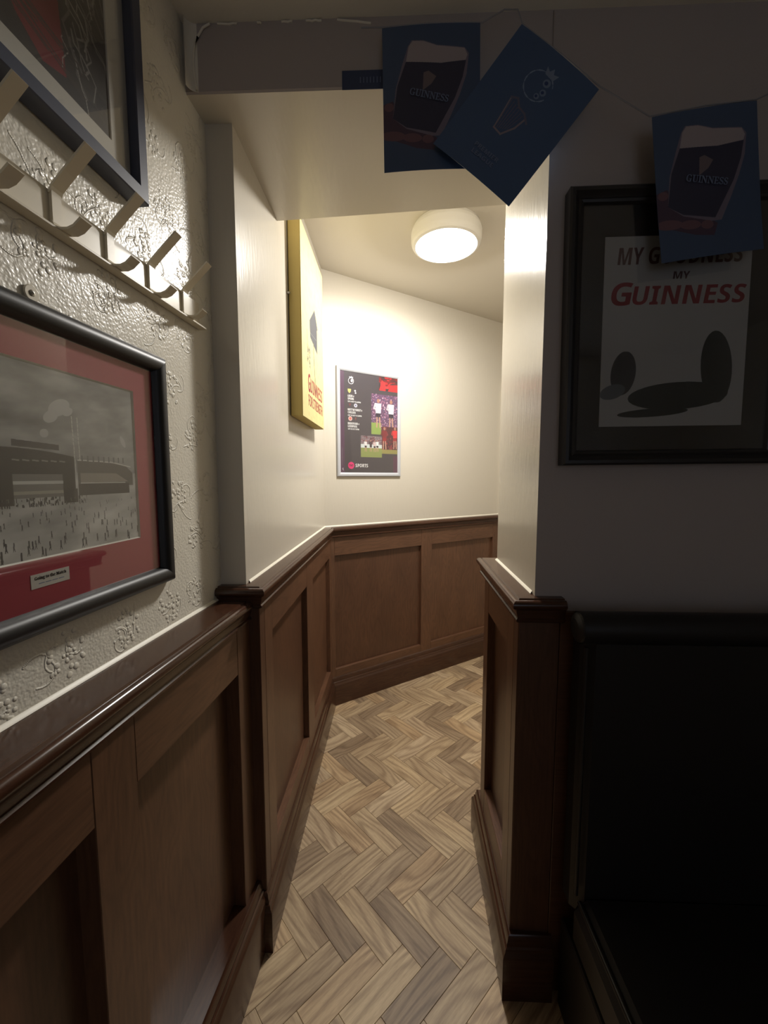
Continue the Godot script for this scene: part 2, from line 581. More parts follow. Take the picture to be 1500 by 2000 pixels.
func make_materials() -> void:
	# painted plaster with faint roller and brush marks
	var m := std(c8(207, 200, 186), 0.23)
	m.normal_enabled = true
	m.normal_texture = noise_normal(5, 0.03, 2.0, 512, 110)
	m.normal_scale = 0.22
	m.uv1_scale = Vector3(3.2, 3.2, 3.2)
	M.cream = m
	m = std(c8(232, 226, 212), 0.55)
	m.normal_enabled = true
	m.normal_texture = noise_normal(6, 0.05, 2.0)
	m.normal_scale = 0.12
	m.uv1_scale = Vector3(4, 4, 4)
	M.ceiling = m
	m = m.duplicate()
	m.albedo_color = c8(212, 205, 191)
	M.ceiling_passage = m
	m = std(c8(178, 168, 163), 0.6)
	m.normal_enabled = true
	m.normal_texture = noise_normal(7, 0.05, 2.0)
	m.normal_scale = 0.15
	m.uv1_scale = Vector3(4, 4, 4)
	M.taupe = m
	# embossed paper under gloss paint
	m = std(c8(234, 228, 213), 0.31)
	m.heightmap_enabled = true
	m.heightmap_texture = tex(relief_image(1024))
	m.heightmap_scale = 0.34
	m.uv1_scale = Vector3(1.67, 1.67, 1.67)
	M.embossed = m
	# mahogany stain
	var w := tex(wood_image(11, c8(112, 79, 58), c8(70, 47, 35), 9.0, 0.18))
	var k := 0
	for tint in [Color(1, 1, 1), Color(0.9, 0.88, 0.88), Color(1.08, 1.05, 1.02)]:
		m = std(tint, 0.36)
		m.albedo_texture = w
		m.uv1_scale = Vector3(1.25, 2.5, 1)
		m.uv1_offset = Vector3(0.31 * k, 0.17 * k, 0)
		M["wood%d" % k] = m
		k += 1
	m = std(Color(0.72, 0.68, 0.68), 0.2)
	m.albedo_texture = w
	m.uv1_scale = Vector3(1.25, 2.5, 1)
	M.rail = m
	# oak-print floor blocks
	var o := tex(wood_image(23, c8(206, 183, 150), c8(112, 88, 66), 12.0, 0.3, 3.6))
	var tints := [Color(1, 1, 1), Color(0.9, 0.89, 0.88), Color(0.95, 0.94, 0.92), Color(1.0, 0.99, 0.96), Color(0.8, 0.78, 0.77), Color(0.97, 0.94, 0.9)]
	for i in tints.size():
		m = std(tints[i], 0.5)
		m.albedo_texture = o
		m.uv1_scale = Vector3(0.8, 2.2, 1)
		M["oak%d" % i] = m
	M.subfloor = std(c8(80, 62, 46), 0.8)
	M.black = std(c8(34, 34, 36), 0.42)
	M.charcoal = std(c8(66, 70, 86), 0.4)
	M.silver = std(c8(205, 204, 200), 0.32, 0.5, 0.35)
	M.alu = std(c8(186, 188, 194), 0.34, 0.5, 0.1)
	M.red_mat = std(c8(172, 66, 76), 0.75)
	M.white_card = std(c8(216, 212, 200), 0.7)
	M.hook = std(c8(222, 212, 190), 0.32)
	M.steel = std(c8(170, 166, 158), 0.3, 0.5, 0.8)
	M.white_plastic = std(c8(238, 236, 230), 0.4)
	M.dark_frame = std(c8(44, 42, 42), 0.38)
	M.navy = std(c8(52, 66, 98), 0.5)
	M.leather = std(c8(26, 24, 24), 0.45)
	M.ink = std(c8(40, 38, 38), 0.6)
	M.red_ink = std(c8(158, 30, 36), 0.6)
	M.dark_red_ink = std(c8(140, 26, 42), 0.6)
	M.white_ink = std(c8(238, 238, 238), 0.6)
	M.pale_ink = std(c8(112, 126, 156), 0.6)
	M.brown_ink = std(c8(96, 66, 62), 0.6)
	M.caulk = std(c8(236, 230, 214), 0.4)
	M.string = std(c8(150, 150, 155), 0.7)
	M.yellow_canvas = std(c8(226, 210, 140), 0.75)
	M.canvas_side = std(c8(200, 178, 108), 0.75)
	m = std(Color(0.3, 0.3, 0.3, 0.04), 0.02, 1.0)
	m.transparency = BaseMaterial3D.TRANSPARENCY_ALPHA
	M.glass = m
	m = std(c8(255, 252, 244), 0.4)
	m.emission_enabled = true
	m.emission = Color(1.0, 0.975, 0.93)
	m.emission_energy_multiplier = 5.0
	M.lamp_glow = m

func printed(im: Image, rough := 0.55) -> StandardMaterial3D:
	var m := std(Color.WHITE, rough)
	m.albedo_texture = tex(im)
	return m

# ------------------------------------------------------------------ the scene
func _ready() -> void:
	var cam := Camera3D.new()
	cam.name = "camera"
	cam.position = Vector3(0, 1.36, 0)
	cam.rotation_degrees = Vector3(-5.064, 0, 0)
	cam.fov = 103.38
	cam.near = 0.02
	add_child(cam)
	cam.current = true

	var env := Environment.new()
	env.background_mode = Environment.BG_COLOR
	env.background_color = c8(205, 214, 232)
	env.background_energy_multiplier = 0.95
	env.tonemap_mode = Environment.TONE_MAPPER_LINEAR
	env.tonemap_exposure = 1.12
	env.sdfgi_enabled = true
	env.ssao_enabled = true
	env.ssil_enabled = true
	var we := WorldEnvironment.new()
	we.name = "environment"
	we.environment = env
	add_child(we)

	var lamp := OmniLight3D.new()
	lamp.name = "lamp_side_light"
	lamp.light_color = Color(1.0, 0.985, 0.96)
	lamp.light_energy = 0.75
	lamp.light_size = 0.055
	lamp.omni_range = 14.0
	lamp.omni_attenuation = 2.0
	lamp.shadow_enabled = true
	lamp.position = Vector3(0.284, H_PASS - 0.083, -1.95)
	add_child(lamp)

	var panel := AreaLight3D.new()
	panel.name = "lamp_light"
	panel.area_size = Vector2(0.2, 0.2)
	panel.light_color = Color(1.0, 0.985, 0.96)
	panel.light_energy = 1.5
	panel.area_range = 14.0
	panel.area_attenuation = 2.0
	panel.shadow_enabled = true
	panel.position = Vector3(0.284, H_PASS - 0.102, -1.95)
	panel.rotation_degrees = Vector3(-90, 0, 0)
	add_child(panel)

	rng.seed = 2024
	make_materials()
	FA = frame_at(Vector3(-0.4436, 0, -1.084), Vector3(sin(deg_to_rad(5.6)), 0, -cos(deg_to_rad(5.6))))
	FB = frame_at(Vector3(-0.3755, 0, -1.0805), Vector3(sin(deg_to_rad(1.5)), 0, -cos(deg_to_rad(1.5))))
	FC = frame_at(FB * Vector3(1.24, 0, 0), Vector3(cos(deg_to_rad(33.0)), 0, -sin(deg_to_rad(33.0))))
	FD = frame_at(Vector3(0.371, 0, -0.974), Vector3(cos(deg_to_rad(2.0)), 0, sin(deg_to_rad(2.0))))
	FE = frame_at(Vector3(0.371, 0, -0.974), Vector3(-sin(deg_to_rad(3.5)), 0, cos(deg_to_rad(3.5))))   # x runs towards the viewer
	build_shell()
	build_floor()
	build_panelling()
	build_lamp()
	build_bench()
	build_stadium_picture()
	build_upper_picture()
	build_coat_rack()
	build_framed_poster()
	build_pennants()
	build_canvas_sign()
	build_fixture_poster()

func flat(p: Vector3) -> Vector2:
	return Vector2(p.x, p.z)

func build_shell() -> void:
	# near room
	structure("wall_left", box_mesh(Vector3(-2.95, -0.02, -0.12), Vector3(0.01, 2.46, 0.0)), M.embossed, "cream gloss wall with embossed flower pattern paper above the wide shelf rail", "wall", FA)
	var J := FD * Vector3.ZERO
	var pier := PackedVector2Array([flat(J), flat(FD * Vector3(2.1, 0, 0)), flat(FD * Vector3(2.1, 0, -0.08)), flat(FD * Vector3(0.06, 0, -0.08))])
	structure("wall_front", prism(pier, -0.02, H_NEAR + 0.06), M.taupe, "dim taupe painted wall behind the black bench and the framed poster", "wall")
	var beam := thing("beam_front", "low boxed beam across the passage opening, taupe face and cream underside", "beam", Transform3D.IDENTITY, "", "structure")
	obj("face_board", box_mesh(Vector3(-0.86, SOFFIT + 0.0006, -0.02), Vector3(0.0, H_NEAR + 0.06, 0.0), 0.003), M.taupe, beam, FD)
	var so := PackedVector2Array([flat(FD * Vector3(-0.95, 0, -0.003)), flat(FD * Vector3(0.06, 0, -0.003)), Vector2(0.47, -1.372), Vector2(-0.58, -1.487)])
	obj("soffit", prism(so, SOFFIT, H_PASS + 0.05), M.cream, beam)
	# plaster coves where the beam meets the embossed wall and the ceiling
	var cove := PackedVector2Array()
	for i in 9:
		var t := PI * 0.5 * i / 8.0
		cove.append(Vector2(1.0 - sin(t), 1.0 - cos(t)))
	var st := begin()
	var cr := 0.02
	var c0: Vector3 = FD.affine_inverse() * (FA * Vector3(0.079, 0, 0))
	for i in 8:
		var a := Vector3(c0.x + cr * cove[i].y, 0, cr * cove[i].x)
		var b := Vector3(c0.x + cr * cove[i + 1].y, 0, cr * cove[i + 1].x)
		var nm := Vector3(1.0 - cove[i].y, 0, 1.0 - cove[i].x).normalized()
		var lo := Vector3(0, SOFFIT + 0.002, 0)
		var hi := Vector3(0, H_NEAR, 0)
		face(st, [a + lo, b + lo, b + hi, a + hi], nm, [Vector2(0, 0), Vector2(0.1, 0), Vector2(0.1, 0.2), Vector2(0, 0.2)])
	obj("plaster_cove", mk(st), M.ceiling, beam, FD)
	# uneven cutting-in line of white paint
	var edge := []
	var base := [Vector2(-0.7955, 2.232), Vector2(-0.8005, 2.262), Vector2(-0.801, 2.29), Vector2(-0.797, 2.318), Vector2(-0.789, 2.342), Vector2(-0.775, 2.36), Vector2(-0.76, 2.367)]
	for q in base:
		edge.append(Vector3(q.x + rng.randf_range(-0.002, 0.002), q.y + rng.randf_range(-0.001, 0.001), 0.0035))
	obj("paint_edge", tube(edge, 0.0026, 6), M.caulk, beam, FD)
	for q in [[-0.745, -0.70], [-0.655, -0.645], [-0.60, -0.575], [-0.545, -0.51], [-0.475, -0.40]]:
		var dab := []
		for i in 6:
			dab.append(Vector3(lerpf(q[0], q[1], i / 5.0), 2.3685 - (0.010 if q[1] > -0.45 else 0.0) * i / 5.0 + rng.randf_range(-0.0012, 0.0012), 0.001))
		obj("paint_edge", tube(dab, 0.0022, 6), M.ceiling, beam, FD)
	structure("ceiling", box_mesh(Vector3(-1.2, H_NEAR, -1.06), Vector3(2.6, H_NEAR + 0.08, 2.0)), M.ceiling, "dim cream ceiling of the near room above the beam", "ceiling")
	var wb := begin()
	box(wb, Vector3(-1.2, -0.02, 1.72), Vector3(0.0, 2.46, 1.84))
	box(wb, Vector3(1.2, -0.02, 1.72), Vector3(2.6, 2.46, 1.84))
	box(wb, Vector3(0.0, -0.02, 1.72), Vector3(1.2, 1.0, 1.84))
	box(wb, Vector3(0.0, 2.1, 1.72), Vector3(1.2, 2.46, 1.84))
	var win := thing("window_1", "daylit window of the near room opposite the passage", "window", Transform3D(Basis.IDENTITY, Vector3(0, 1.0, 1.76)), "", "structure")
	for q in [[0.0, 0.05, 0.0, 1.1], [1.15, 1.2, 0.0, 1.1], [0.05, 1.15, 0.0, 0.05], [0.05, 1.15, 1.05, 1.1], [0.58, 0.62, 0.05, 1.05]]:
		obj("window_frame", box_mesh(Vector3(q[0], q[2], 0), Vector3(q[1], q[3], 0.05), 0.004), M.caulk, win)
	for q in [[0.05, 0.58], [0.62, 1.15]]:
		obj("pane", box_mesh(Vector3(q[0], 0.05, 0.022), Vector3(q[1], 1.05, 0.028)), M.glass, win)
	structure("wall_back", mk(wb), M.ceiling, "plain wall of the near room opposite the passage opening", "wall")
	structure("wall_right", box_mesh(Vector3(2.35, -0.02, -1.2), Vector3(2.47, 2.46, 1.84)), M.ceiling, "plain side wall of the near room beyond the bench", "wall")
	# passage
	var bl := PackedVector2Array([flat(FB * Vector3(0, 0, 0)), flat(FB * Vector3(1.24, 0, 0)), flat(FB * Vector3(1.4, 0, -0.2)), flat(FB * Vector3(0, 0, -0.2))])
	structure("wall_passage_left", prism(bl, -0.02, H_PASS + 0.06), M.cream, "smooth cream gloss passage wall carrying the yellow canvas sign", "wall")
	structure("wall_passage_back", box_mesh(Vector3(0.0, -0.02, -0.12), Vector3(2.45, H_PASS + 0.06, 0.0)), M.cream, "angled cream passage wall with the football fixture poster", "wall", FC)
	var er := PackedVector2Array([flat(J) , flat(FE * Vector3(-0.427, 0, 0)), flat(FE * Vector3(-0.427, 0, -0.08)), flat(FD * Vector3(0.06, 0, -0.08))])
	structure("wall_passage_right", prism(er, -0.02, H_PASS + 0.06), M.cream, "narrow cream gloss jamb on the bench side of the opening, mirroring the lamp", "wall")
	var e1 := FE * Vector3(-0.427, 0, 0)
	structure("wall_passage_side", prism(PackedVector2Array([flat(e1), Vector2(1.9, -1.36), Vector2(1.9, -1.28), flat(FE * Vector3(-0.347, 0, -0.08))]), -0.02, H_PASS + 0.06), M.cream, "hidden return wall of the passage behind the jamb", "wall")
	structure("wall_passage_end", box_mesh(Vector3(1.72, -0.02, -3.9), Vector3(1.84, H_PASS + 0.06, -1.3)), M.cream, "hidden end wall of the passage round the corner", "wall")
	structure("ceiling_passage", box_mesh(Vector3(-0.8, H_PASS, -3.9), Vector3(1.9, H_PASS + 0.08, -1.4)), M.ceiling_passage, "cream passage ceiling holding the round lamp", "ceiling")
	# door at the far end of the angled wall, its casing just shows past the jamb
	var d := thing("door_1", "cream door casing at the far end of the angled passage wall", "door", FC * Transform3D(Basis.IDENTITY, Vector3(1.47, 0, 0)), "", "structure")
	obj("casing", box_mesh(Vector3(0, 0, 0), Vector3(0.06, 2.06, 0.022), 0.004), M.caulk, d)
	obj("casing", box_mesh(Vector3(0.06, 2.0, 0), Vector3(0.82, 2.06, 0.022), 0.004), M.caulk, d)
	obj("door_leaf", box_mesh(Vector3(0.06, 0.005, 0), Vector3(0.82, 2.0, 0.008), 0.002), M.caulk, d)

func build_floor() -> void:
	var fl := structure("floor", box_mesh(Vector3(-1.2, -0.06, -3.95), Vector3(2.6, -0.0046, 2.0)), M.subfloor, "herringbone floor of small oak-look blocks", "floor")
	var w := 0.0762
	var L := 0.2286
	var rowd := Vector2(cos(deg_to_rad(3.0)), sin(deg_to_rad(3.0)))
	var near := Vector2(-rowd.y, rowd.x)
	var ah := (rowd + near).normalized()
	var bh := (rowd - near).normalized()
	var org := Vector2(0.105, -1.0076) - ah * L
	var meshes := []
	for v in 14:
		meshes.append(box_mesh(Vector3(-L * 0.5 + 0.0004, -0.0045, -w * 0.5 + 0.0004), Vector3(L * 0.5 - 0.0004, 0.0, w * 0.5 - 0.0004), 0.0006, 0, Vector2(rng.randf() * 3.0, rng.randf() * 3.0)))
	var passage := PackedVector2Array([flat(FA * Vector3(-0.62, 0, -0.04)), flat(FA * Vector3(0, 0, -0.04)), flat(FB * Vector3(0, 0, -0.06)), flat(FB * Vector3(1.24, 0, -0.06)), flat(FC * Vector3(1.65, 0, -0.08)), Vector2(1.1, -2.2), flat(FE * Vector3(-0.42, 0, -0.1)), flat(FD * Vector3(0.06, 0, 0)), flat(FD * Vector3(0.25, 0, 0.02)), Vector2(0.6, -0.42), Vector2(-0.2, -0.42)])
	var room := PackedVector2Array([Vector2(-0.7, 1.7), Vector2(-0.46, -0.95), Vector2(0.4, -0.95), Vector2(2.4, -0.9), Vector2(2.4, 1.7)])
	var beyond := PackedVector2Array([Vector2(-0.3, -2.2), Vector2(0.4, -1.35), Vector2(1.75, -1.35), Vector2(1.75, -3.7)])
	var bulk := begin()
	var lines := 0
	for s in range(-14, 15):
		for k in range(-60, 61):
			for kind in 2:
				var ca := k * w + s * 2.0 * L
				var a0 := ca
				var a1 := ca + L
				var b0 := k * w
				var b1 := k * w + w
				if kind == 1:
					a0 = ca - w
					a1 = ca
					b1 = k * w + L
				var mid := org + ah * (a0 + a1) * 0.5 + bh * (b0 + b1) * 0.5
				if mid.x < -0.9 or mid.x > 2.5 or mid.y < -4.0 or mid.y > 1.8:
					continue
				var along := ah if kind == 0 else bh
				var xb := Vector3(along.x, 0, along.y)
				if rng.randf() < 0.5:
					xb = -xb
				var t := Transform3D(Basis(xb, Vector3.UP, xb.cross(Vector3.UP)), Vector3(mid.x, 0, mid.y))
				var mesh: ArrayMesh = meshes[rng.randi() % meshes.size()]
				var mat: Material = M["oak%d" % (rng.randi() % 6)]
				if Geometry2D.is_point_in_polygon(mid, passage) and lines < 300:
					var o := obj("plank", mesh, mat, fl, t)
					lines += 1
				elif Geometry2D.is_point_in_polygon(mid, room) or Geometry2D.is_point_in_polygon(mid, beyond):
					bulk.append_from(mesh, 0, t)
	var bo := obj("plank_field", bulk.commit(), M.oak1, fl)
	bo.set_meta("kind", "stuff")
	print("planks ", lines)

func rail_profile(top: float, out: float) -> PackedVector2Array:
	var k := out - 0.062
	return PackedVector2Array([Vector2(0, top), Vector2(0.042 + k, top - 0.001), Vector2(0.045 + k, top - 0.005), Vector2(0.049 + k, top - 0.003), Vector2(0.055 + k, top - 0.004), Vector2(0.060 + k, top - 0.009), Vector2(0.062 + k, top - 0.016), Vector2(0.060 + k, top - 0.022), Vector2(0.054 + k, top - 0.026), Vector2(0.051 + k, top - 0.028), Vector2(0.050 + k, top - 0.038), Vector2(0.047 + k, top - 0.046), Vector2(0.047 + k, top - 0.049), Vector2(0.0505 + k, top - 0.052), Vector2(0.0505 + k, top - 0.056), Vector2(0.046 + k, top - 0.06), Vector2(0.030 + k, top - 0.06)])

func base_profile(top: float, out: float) -> PackedVector2Array:
	var k := out - 0.059
	return PackedVector2Array([Vector2(0, top), Vector2(0.039 + k, top), Vector2(0.043 + k, top - 0.004), Vector2(0.044 + k, top - 0.012), Vector2(0.047 + k, top - 0.02), Vector2(0.047 + k, top - 0.027), Vector2(0.051 + k, top - 0.03), Vector2(0.052 + k, top - 0.038), Vector2(0.057 + k, top - 0.044), Vector2(0.059 + k, top - 0.05), Vector2(0.059 + k, 0.0)])

# stiles, rails and sunk panels of one run of dado panelling
func dado(node: Node3D, fr: Transform3D, xs: Array, y0: float, y1: float, top: float, face_z: float, sink: float) -> void:
	# xs: alternating stile / panel limits, e.g. [s0, p0, p1, p2 ... s1]
	for i in range(0, xs.size() - 1):
		var o := Vector2(rng.randf() * 2.0, rng.randf() * 2.0)
		if i % 2 == 0:
			obj("stile", box_mesh(Vector3(xs[i], 0.002, 0), Vector3(xs[i + 1], top, face_z), 0.0012, 1, o), M.wood0, node, fr)
		else:
			obj("panel", box_mesh(Vector3(xs[i] - 0.003, y0 - 0.01, 0), Vector3(xs[i + 1] + 0.003, y1 + 0.01, face_z - sink), 0.0, 1, o), [M.wood0, M.wood1, M.wood2][i % 3], node, fr)
			obj("top_rail", box_mesh(Vector3(xs[i], y1, 0), Vector3(xs[i + 1], top, face_z - 0.0004), 0.0012, 0, o), M.wood0, node, fr)
			obj("bottom_rail", box_mesh(Vector3(xs[i], 0.002, 0), Vector3(xs[i + 1], y0, face_z - 0.0004), 0.0012, 0, o), M.wood0, node, fr)

func build_panelling() -> void:
	# along the embossed wall
	var pa := PackedVector2Array([flat(FA * Vector3(-2.9, 0, 0)), flat(FA * Vector3(0.0, 0, 0))])
	var t := thing("trim_1", "mahogany dado panelling with a wide shelf rail below the red-matted picture", "panelling", Transform3D.IDENTITY, "", "structure")
	dado(t, FA, [-2.36, -2.27, -1.91, -1.82, -1.44, -1.35, -1.0, -0.91, -0.535, -0.448, -0.08, 0.0], 0.19, 0.852, 0.98, 0.078, 0.034)
	obj("dado_rail", sweep(pa, rail_profile(1.03, 0.097), -1.0, 0, 1), M.rail, t)
	var ca := PackedVector2Array([Vector2(0, 1.036), Vector2(0.003, 1.034), Vector2(0.006, 1.0303)])
	obj("caulk_line", sweep(pa, ca, -1.0, 0, 1, false), M.caulk, t)
	var b := structure("baseboard_left", sweep(pa, base_profile(0.2, 0.108), -1.0, 0, 1), M.rail, "tall dark baseboard under the near panelling", "baseboard")
	# left side of the passage and its angled back wall
	var pb := PackedVector2Array([flat(FB * Vector3(0.022, 0, -0.07)), flat(FB * Vector3(0.022, 0, 0)), flat(FC * Vector3(0, 0, 0)), flat(FC * Vector3(1.466, 0, 0))])
	t = thing("trim_2", "mahogany dado panelling along the passage wall below the yellow sign", "panelling", Transform3D.IDENTITY, "", "structure")
	obj("corner_post", box_mesh(Vector3(-0.012, 0.0, -0.069), Vector3(0.03, 1.03, 0.038), 0.002, 1), M.wood1, t, FB)
	dado(t, FB, [0.03, 0.1, 0.578, 0.7, 1.165, 1.24], 0.235, 0.9, 1.03, 0.038, 0.023)
	obj("dado_rail", sweep(pb, rail_profile(1.067, 0.062), -1.0, 0, 2), M.rail, t)
	var cb := PackedVector2Array([Vector2(0, 1.073), Vector2(0.003, 1.071), Vector2(0.006, 1.0673)])
	obj("caulk_line", sweep(pb, cb, -1.0, 1, 2, false), M.caulk, t)
	structure("baseboard_passage_left", sweep(pb, base_profile(0.168, 0.059), -1.0, 0, 2), M.rail, "dark moulded baseboard along the passage wall below the yellow sign", "baseboard")
	t = thing("trim_3", "mahogany dado panelling with two square panels below the fixture poster", "panelling", Transform3D.IDENTITY, "", "structure")
	dado(t, FC, [0.0, 0.045, 0.685, 0.775, 1.372, 1.466], 0.215, 0.9, 1.03, 0.034, 0.018)
	obj("dado_rail", sweep(pb, rail_profile(1.067, 0.058), -1.0, 2, 3), M.rail, t)
	obj("caulk_line", sweep(pb, cb, -1.0, 2, 3, false), M.caulk, t)
	structure("baseboard_passage_back", sweep(pb, base_profile(0.168, 0.054), -1.0, 2, 3), M.rail, "dark moulded baseboard of the angled passage wall", "baseboard")
	# jamb on the bench side
	var pe := PackedVector2Array([flat(FD * Vector3(0.065, 0, -0.022)), flat(FE * Vector3(-0.022, 0, 0)), flat(FE * Vector3(-0.427, 0, 0)), flat(FE * Vector3(-0.427, 0, -0.12))])
	t = thing("trim_4", "narrow mahogany dado panel wrapping the jamb beside the black bench", "panelling", Transform3D.IDENTITY, "", "structure")
	obj("corner_post", box_mesh(Vector3(-0.03, 0.0, -0.06), Vector3(0.01, 1.03, 0.04), 0.002, 1), M.wood1, t, FE)
	dado(t, FE, [-0.427, -0.36, -0.09, -0.03], 0.26, 0.9, 1.03, 0.04, 0.024)
	obj("dado_rail", sweep(pe, rail_profile(1.067, 0.062), 1.0, 0, 3), M.rail, t)
	obj("caulk_line", sweep(pe, cb, 1.0, 1, 2, false), M.caulk, t)
	structure("baseboard_passage_right", sweep(pe, base_profile(0.168, 0.062), 1.0, 0, 3), M.rail, "dark moulded baseboard round the foot of the jamb", "baseboard")
	t = thing("trim_5", "dark flat boarding on the wall behind the black bench", "panelling", Transform3D.IDENTITY, "", "structure")
	obj("board", box_mesh(Vector3(0.06, 0.0, 0.0), Vector3(2.0, 1.03, 0.014), 0.001, 0), M.wood1, t, FD)

func build_lamp() -> void:
	var l := thing("ceiling_lamp", "round white drum lamp glowing on the passage ceiling", "lamp", Transform3D(Basis.IDENTITY, Vector3(0.284, H_PASS, -1.95)))
	obj("drum", lathe(PackedVector2Array([Vector2(0.122, -0.07), Vector2(0.127, -0.083), Vector2(0.14, -0.085), Vector2(0.151, -0.081), Vector2(0.157, -0.072), Vector2(0.1595, -0.058), Vector2(0.1595, -0.03), Vector2(0.156, -0.016), Vector2(0.15, -0.006), Vector2(0.148, -0.001), Vector2(0.0001, -0.001)]), 72), M.white_plastic, l)
	obj("diffuser", lathe(PackedVector2Array([Vector2(0.0001, -0.099), Vector2(0.05, -0.098), Vector2(0.086, -0.0955), Vector2(0.11, -0.092), Vector2(0.122, -0.087), Vector2(0.1265, -0.078)]), 72), M.lamp_glow, l)
	for a in [-140.0, -50.0]:
		var q := Transform3D(Basis(Vector3.UP, deg_to_rad(-a)), Vector3.ZERO)
		obj("mounting_clip", box_mesh(Vector3(0.15, -0.012, -0.013), Vector3(0.171, -0.0005, 0.013), 0.002), M.steel, l, q)

func build_bench() -> void:
	var b := thing("upholstered_bench", "black leather high-backed bench against the taupe wall", "bench", FD * Transform3D(Basis.IDENTITY, Vector3(0.08, 0, 0.016)))
	obj("backrest", box_mesh(Vector3(0, 0.3, 0), Vector3(1.25, 1.03, 0.085), 0.025), M.leather, b)
	var roll := []
	for i in 6:
		roll.append(Vector3(-0.012 + 1.262 * i / 5.0, 1.022, 0.075))
	obj("top_roll", tube(roll, 0.036, 20), M.leather, b)
	obj("roll_end", lathe(PackedVector2Array([Vector2(0.036, -0.004), Vector2(0.032, 0.003), Vector2(0.02, 0.008), Vector2(0.0001, 0.01)]), 24), M.leather, b, Transform3D(Basis(Vector3.BACK, PI * 0.5), Vector3(-0.012, 1.022, 0.075)))
	obj("piping", tube([Vector3(0.004, 0.98, 0.084), Vector3(0.004, 0.7, 0.086), Vector3(0.004, 0.38, 0.086)], 0.005), M.leather, b)
	obj("seat", box_mesh(Vector3(0, 0.24, 0.06), Vector3(1.25, 0.37, 0.6), 0.03), M.leather, b)
	obj("piping", tube([Vector3(0.012, 0.362, 0.09), Vector3(0.012, 0.362, 0.57)], 0.006), M.leather, b)
	obj("plinth", box_mesh(Vector3(0.0, 0.0, 0.02), Vector3(1.25, 0.245, 0.54), 0.004), M.leather, b)

# ------------------------------------------------------------------ pictures on the embossed wall
func stadium_image() -> Image:
	var W := 760
	var Hh := 544
	var im := Image.create(W, Hh, false, Image.FORMAT_RGB8)
	var n := FastNoiseLite.new()
	n.seed = 9
	n.frequency = 0.006
	n.fractal_octaves = 4
	for y in Hh:
		for x in W:
			var v := 0.5 + 0.5 * n.get_noise_2d(x * 0.7 + y * 0.4, y * 1.6)
			var g := 0.42 + 0.38 * v
			if y > 300:
				g = 0.54 + 0.36 * v
			im.set_pixel(x, y, Color(g, g * 1.0, g * 0.97))
	var dk := c8(62, 58, 54)
	var md := c8(100, 96, 90)
	var lt := c8(206, 206, 198)
	# smoke plumes over a pylon mast, a stand with a curved roof, a lower stand running off
	for q in [[450, 110, 40, 22], [420, 140, 26, 16], [478, 118, 20, 12], [396, 190, 14, 12], [700, 190, 9, 22]]:
		fell(im, Vector2(q[0], q[1]), Vector2(q[2], q[3]), c8(190, 190, 186), -0.5)
	fline(im, [Vector2(490, 130), Vector2(494, 300)], 3, lt)
	fline(im, [Vector2(510, 132), Vector2(512, 300)], 3, lt)
	for i in 12:
		fline(im, [Vector2(490, 140 + i * 13), Vector2(511, 150 + i * 13)], 1.5, c8(150, 150, 146))
	var roof := []
	for i in 13:
		roof.append(Vector2(130 + i * 30, 262 - 26.0 * sin(PI * (i + 3) / 17.0)))
	roof.append(Vector2(490, 350))
	roof.append(Vector2(130, 350))
	fpoly(im, roof, dk)
	fpoly(im, [Vector2(300, 214), Vector2(440, 220), Vector2(440, 236), Vector2(300, 232)], c8(84, 80, 78))
	for i in 6:
		fline(im, [Vector2(300 + i * 28, 268), Vector2(316 + i * 28, 269)], 4, c8(150, 148, 140))
	fpoly(im, [Vector2(296, 306), Vector2(446, 306), Vector2(446, 372), Vector2(296, 372)], c8(126, 124, 118))
	fline(im, [Vector2(300, 330), Vector2(442, 330)], 9, lt)
	fline(im, [Vector2(300, 358), Vector2(442, 358)], 9, c8(170, 166, 150))
	fpoly(im, [Vector2(130, 350), Vector2(296, 350), Vector2(296, 390), Vector2(130, 390)], dk)
	fpoly(im, [Vector2(446, 350), Vector2(496, 350), Vector2(496, 392), Vector2(446, 392)], dk)
	fpoly(im, [Vector2(500, 262), Vector2(700, 270), Vector2(740, 300), Vector2(740, 344), Vector2(500, 344)], md)
	fline(im, [Vector2(504, 262), Vector2(640, 264), Vector2(730, 278)], 4, lt)
	fpoly(im, [Vector2(510, 302), Vector2(660, 302), Vector2(716, 330), Vector2(510, 332)], c8(150, 144, 132))
	fline(im, [Vector2(510, 334), Vector2(700, 334)], 3, lt)
	fpoly(im, [Vector2(500, 336), Vector2(720, 336), Vector2(720, 372), Vector2(500, 372)], dk)
	for i in 9:
		fline(im, [Vector2(520 + i * 22, 250), Vector2(520 + i * 22, 262)], 6, c8(110, 110, 108))
	dabs(im, Rect2(130, 372, 400, 26), 160, Vector2(5, 14), [dk, md, c8(50, 48, 46)])
	# the crowd: small dark strokes, larger towards the front
	for i in 150:
		var y := 392.0 + 150.0 * pow(rng.randf(), 1.3)
		var x := rng.randf_range(8, 752)
		var s := 4.0 + (y - 392.0) * 0.075
		var col: Color = [c8(52, 50, 50), c8(70, 68, 66), c8(92, 90, 88), c8(44, 44, 48)][rng.randi() % 4]
		fline(im, [Vector2(x, y - s), Vector2(x + rng.randf_range(-1, 1), y)], s * 0.32, col)
		fell(im, Vector2(x, y - s * 1.25), Vector2(s * 0.16, s * 0.2), col)
		fline(im, [Vector2(x - s * 0.12, y), Vector2(x - s * 0.2, y + s * 0.5)], s * 0.13, col)
		fline(im, [Vector2(x + s * 0.1, y), Vector2(x + s * 0.22, y + s * 0.5)], s * 0.13, col)
	return im

